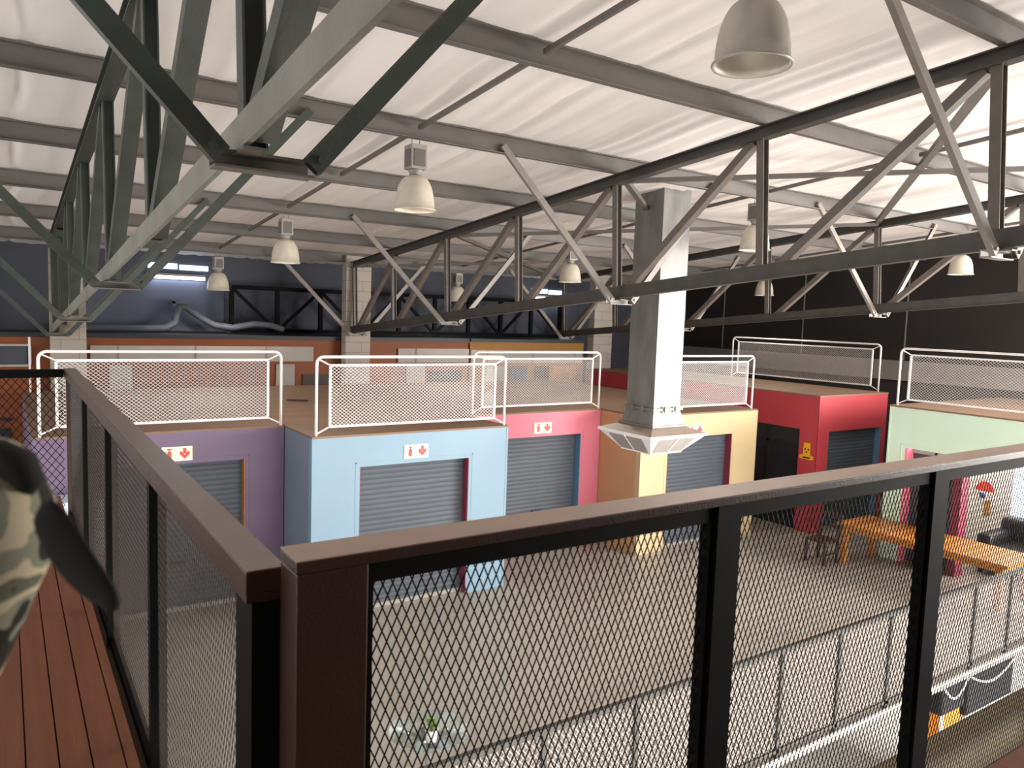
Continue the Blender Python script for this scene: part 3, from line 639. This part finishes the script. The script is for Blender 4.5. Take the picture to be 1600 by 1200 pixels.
obj('mesh_sheet', MB().lattice((-2.4, 7.22, 2.74), (1, 0, 0), (0, 0, 1), 2.8, 1.15, .06, .075, .004, .004, .6), M_blackst, e_)
# balustrade along the edge of the court
b_ = thing('railing', 'grey mesh balustrade along the court edge, seen through the near mesh', 'railing', (7, 4.71, 0))
obj('handrail', MB().box(-3, 13.9, 4.685, 4.735, 1.14, 1.19), M_steel, b_)
obj('bottom_rail', MB().box(-3, 13.9, 4.69, 4.73, .05, .09), M_steel, b_)
px_ = -1.5
while px_ < 13.9:
    obj('post', MB().box(px_ - .025, px_ + .025, 4.69, 4.73, 0, 1.14), M_steel, b_)
    nxt = min(px_ + 1.018, 13.9)
    obj('mesh_sheet', MB().lattice((px_ + .025, 4.71, .09), (1, 0, 0), (0, 0, 1), nxt - px_ - .05, 1.05, .05, .06, .006, .002, .5), M_balmesh, b_)
    px_ += 1.018

# ---------------------------------------------------------------- furniture on the court
t = thing('table', 'long honey coloured wooden table on the court by the mint unit', 'table', (13.8, 6.9, 0))
obj('table_top', MB().box(13.33, 14.43, 5.42, 8.45, .72, .78), M_table, t, bevel=.01)
obj('apron', MB().box(13.37, 13.40, 5.5, 8.37, .63, .72).box(14.34, 14.37, 5.5, 8.37, .63, .72).box(13.4, 14.34, 8.34, 8.37, .63, .72).box(13.4, 14.34, 5.5, 5.53, .63, .72), M_table, t)
for xl, yl in ((13.35, 8.24), (14.28, 8.24), (13.35, 5.5), (14.28, 5.5)): obj('leg', MB().box(xl, xl + .11, yl, yl + .11, 0, .63), M_table, t, bevel=.006)
t = thing('chair', 'dark wooden chair at the far end of the long table', 'chair', (13.05, 8.55, 0))
def seg(a, b, w_): return MB().beam(a, b, R_prof(w_, w_))
xc, yc = 12.82, 8.32
obj('seat', MB().box(xc, xc + .44, yc, yc + .44, .42, .46), M_dkwood, t, bevel=.01)
for a, b in ((0, 0), (0, .4), (.4, 0), (.4, .4)): obj('leg', seg((xc + .02 + a, yc + .02 + b, 0), (xc + .02 + a, yc + .02 + b, .42), .045), M_dkwood, t)
bk = MB()
for b in (0.02, .42): bk.beam((xc + .42, yc + b, .46), (xc + .5, yc + b, .92), R_prof(.045, .045))
bk.beam((xc + .5, yc, .88), (xc + .5, yc + .44, .88), R_prof(.03, .11)); bk.beam((xc + .46, yc, .68), (xc + .46, yc + .44, .68), R_prof(.025, .06))
obj('backrest', bk, M_dkwood, t)
obj('stretcher', seg((xc + .02, yc + .02, .2), (xc + .42, yc + .02, .2), .025), M_dkwood, t)
t = thing('sofa', 'black leather sofa behind the long table before the white wall', 'sofa', (15.9, 6.0, 0))
obj('base', MB().box(15.2, 16.1, 4.9, 6.75, .08, .4), M_leather, t, bevel=.03)
obj('backrest', MB().box(16.05, 16.4, 4.9, 6.75, .1, .95), M_leather, t, bevel=.08)
obj('armrest', MB().box(15.2, 16.1, 6.5, 6.78, .4, .75), M_leather, t, bevel=.07)
for a, b in ((4.9, 5.7), (5.7, 6.5)): obj('seat_cushion', MB().box(15.2, 16.08, a + .01, b - .01, .4, .56), M_leather, t, bevel=.05)
for a in (4.95, 6.65): obj('foot', MB().box(15.25, 15.33, a, a + .06, 0, .08), M_blackp, t)
t = obj('red_bin', MB().lathe([(0, 0.0), (.16, 0), (.2, .75), (.205, .76), (.19, .76), (.15, .03), (0, .03)], (13.6, 5.0, 0), 24), M_red, smooth=True)
tag(t, 'red bin beside the near end of the long table, at the right edge', 'bin')
t = thing('cabinet', 'pale blue low cabinet before the purple unit, seen through the end railing', 'cabinet', (.6, 11.2, 0))
obj('body', MB().box(.43, 1.05, 11.05, 11.55, .04, 1.95), M_pale, t, bevel=.01); obj('door_line', MB().box(.74, .75, 11.044, 11.05, .1, 1.9), M_sign, t)
t = thing('round_table', 'small round glass table by the balustrade, bottom centre', 'table', (3.17, 5.9, 0))
obj('table_top', MB().lathe([(0, .70), (.36, .70), (.365, .705), (.36, .712), (0, .712)], (3.17, 5.9, 0), 40), M_clear, t, smooth=True)
obj('pedestal', MB().lathe([(0, 0), (.2, 0), (.2, .02), (.03, .04), (.025, .69), (.08, .70), (0, .70)], (3.17, 5.9, 0), 24), M_ballast, t, smooth=True)
t = thing('potted_plant', 'white pot with small green plant on the round glass table', 'plant', (3.1, 5.72, .712))
obj('pot', MB().lathe([(0, .712), (.045, .712), (.06, .83), (.055, .83), (.045, .80), (0, .80)], (3.1, 5.72, 0), 20), M_white, t, smooth=True)
lf = MB()
for k in range(16):
    a = k * 2.4; rr = .04 + .045 * (k % 4) / 3; z_ = .9 + .05 * ((k * 7) % 5) / 4
    lf.tube([(3.1, 5.72, .80), (3.1 + rr * .6 * math.cos(a), 5.72 + rr * .6 * math.sin(a), z_ - .03), (3.1 + rr * math.cos(a), 5.72 + rr * math.sin(a), z_)], [.004, .014, .003], 5)
obj('leaves', lf, M_green, t, smooth=True)

t = obj('wood_offcut', MB().beam((4.62, 14.75, 2.735), (4.92, 14.5, 2.735), R_prof(.1, .03)), M_dkwood); tag(t, 'dark wood offcut lying on the blue unit roof deck behind its cage', 'offcut')

# ---------------------------------------------------------------- lower level stalls seen below the balustrade
def stall(label, x0, x1, y0, y1, zc, zt2, stripe):
    t = thing('market_stall', label, 'stall', ((x0 + x1) / 2, (y0 + y1) / 2, -3.5), 'black topped stalls on the lower level')
    obj('counter', MB().box(x0 + .05, x1 - .05, y0 + .05, y1 - .05, -3.5, zc), M_oran2 if stripe else M_whitew, t)
    if stripe: obj('stripe', MB().box(x0 + .05, x0 + .16, y0 + .035, y0 + .049, -3.5, zc), M_white, t)
    cn = obj('canopy', MB().box(x0, x1, y0, y1, zc, zt2), M_canvas, t, bevel=.05)
    pp = []
    for k in range(13):
        a = math.pi * k / 12; pp.append((x0 + (x1 - x0) * k / 12, y0 - .015, zt2 - 1.0 - .25 * math.sin(a)))
    pq = [(x0 - .015, y0 + (y1 - y0) * k / 8, zt2 - 1.0 - .1 * math.sin(math.pi * k / 8)) for k in range(9)]
    obj('piping', MB().tube(pp, .02, 6).tube(pq, .02, 6), M_white, cn, smooth=True)
    return t
stall('orange stall with black canopy and white piping below the balustrade', 12.3, 13.05, 5.75, 6.05, -1.63, -.14, True)
stall('pale stall with black canopy right of the orange one on the lower level', 13.12, 14.75, 5.75, 6.6, -1.85, -.14, False)

# ---------------------------------------------------------------- blurred camouflage garment close to the camera
def blob(path, radii, squash, n=20):
    mb = MB(); pts = [Vector(p) for p in path]; mb.tube(pts, radii, n); return mb
t = thing('garment', 'blurred camouflage cloth garment with dark pointed flap at left, close to camera', 'garment', (-.05, .6, 4.2))
def P(u, v, dd): return Vector((0, 0, 4.5)) + (RIGHT * ((u - 800) / 1188.73) + DOWN * ((v - 600) / 1188.73) + FWD) * dd
body = MB().tube([P(-40, 690, .54), P(-28, 712, .535), P(-22, 760, .53), P(-16, 810, .525), P(-18, 850, .525), P(-28, 900, .53), P(-40, 950, .535), P(-58, 1000, .54), P(-80, 1060, .545), P(-95, 1120, .55)],
                 [.006, .030, .036, .044, .043, .036, .033, .032, .030, .02], 24)
o = obj('cloth_body', body, M_camo, t, smooth=True); sbd = o.modifiers.new('sub', 'SUBSURF'); sbd.levels = sbd.render_levels = 2
o = obj('hood_fold', MB().tube([P(-40, 715, .52), P(0, 718, .515), P(32, 730, .515), P(46, 752, .515), P(40, 775, .52)], [.012, .014, .013, .010, .004], 14), M_dkcloth, t, smooth=True)
fl = MB(); fp = [(60, 790), (85, 825), (110, 868), (140, 905), (168, 932), (186, 953)]; wdt = [.010, .0135, .0135, .0115, .0085, .003]
v = []
for (u_, v_), w_ in zip(fp, wdt):
    c_ = P(u_, v_, .50); side = (RIGHT * .62 - DOWN * .78)
    for k in range(12):
        a = 2 * math.pi * k / 12; v.append(tuple(c_ + side * (w_ * 1.1 * math.cos(a)) + FWD * (.004 * math.sin(a))))
fl.add(v, [(i * 12 + j, i * 12 + (j + 1) % 12, (i + 1) * 12 + (j + 1) % 12, (i + 1) * 12 + j) for i in range(5) for j in range(12)] + [tuple(range(12))[::-1], tuple(range(60, 72))])
o = obj('pointed_flap', fl, M_dkcloth, t, smooth=True); sbd = o.modifiers.new('sub', 'SUBSURF'); sbd.levels = sbd.render_levels = 1
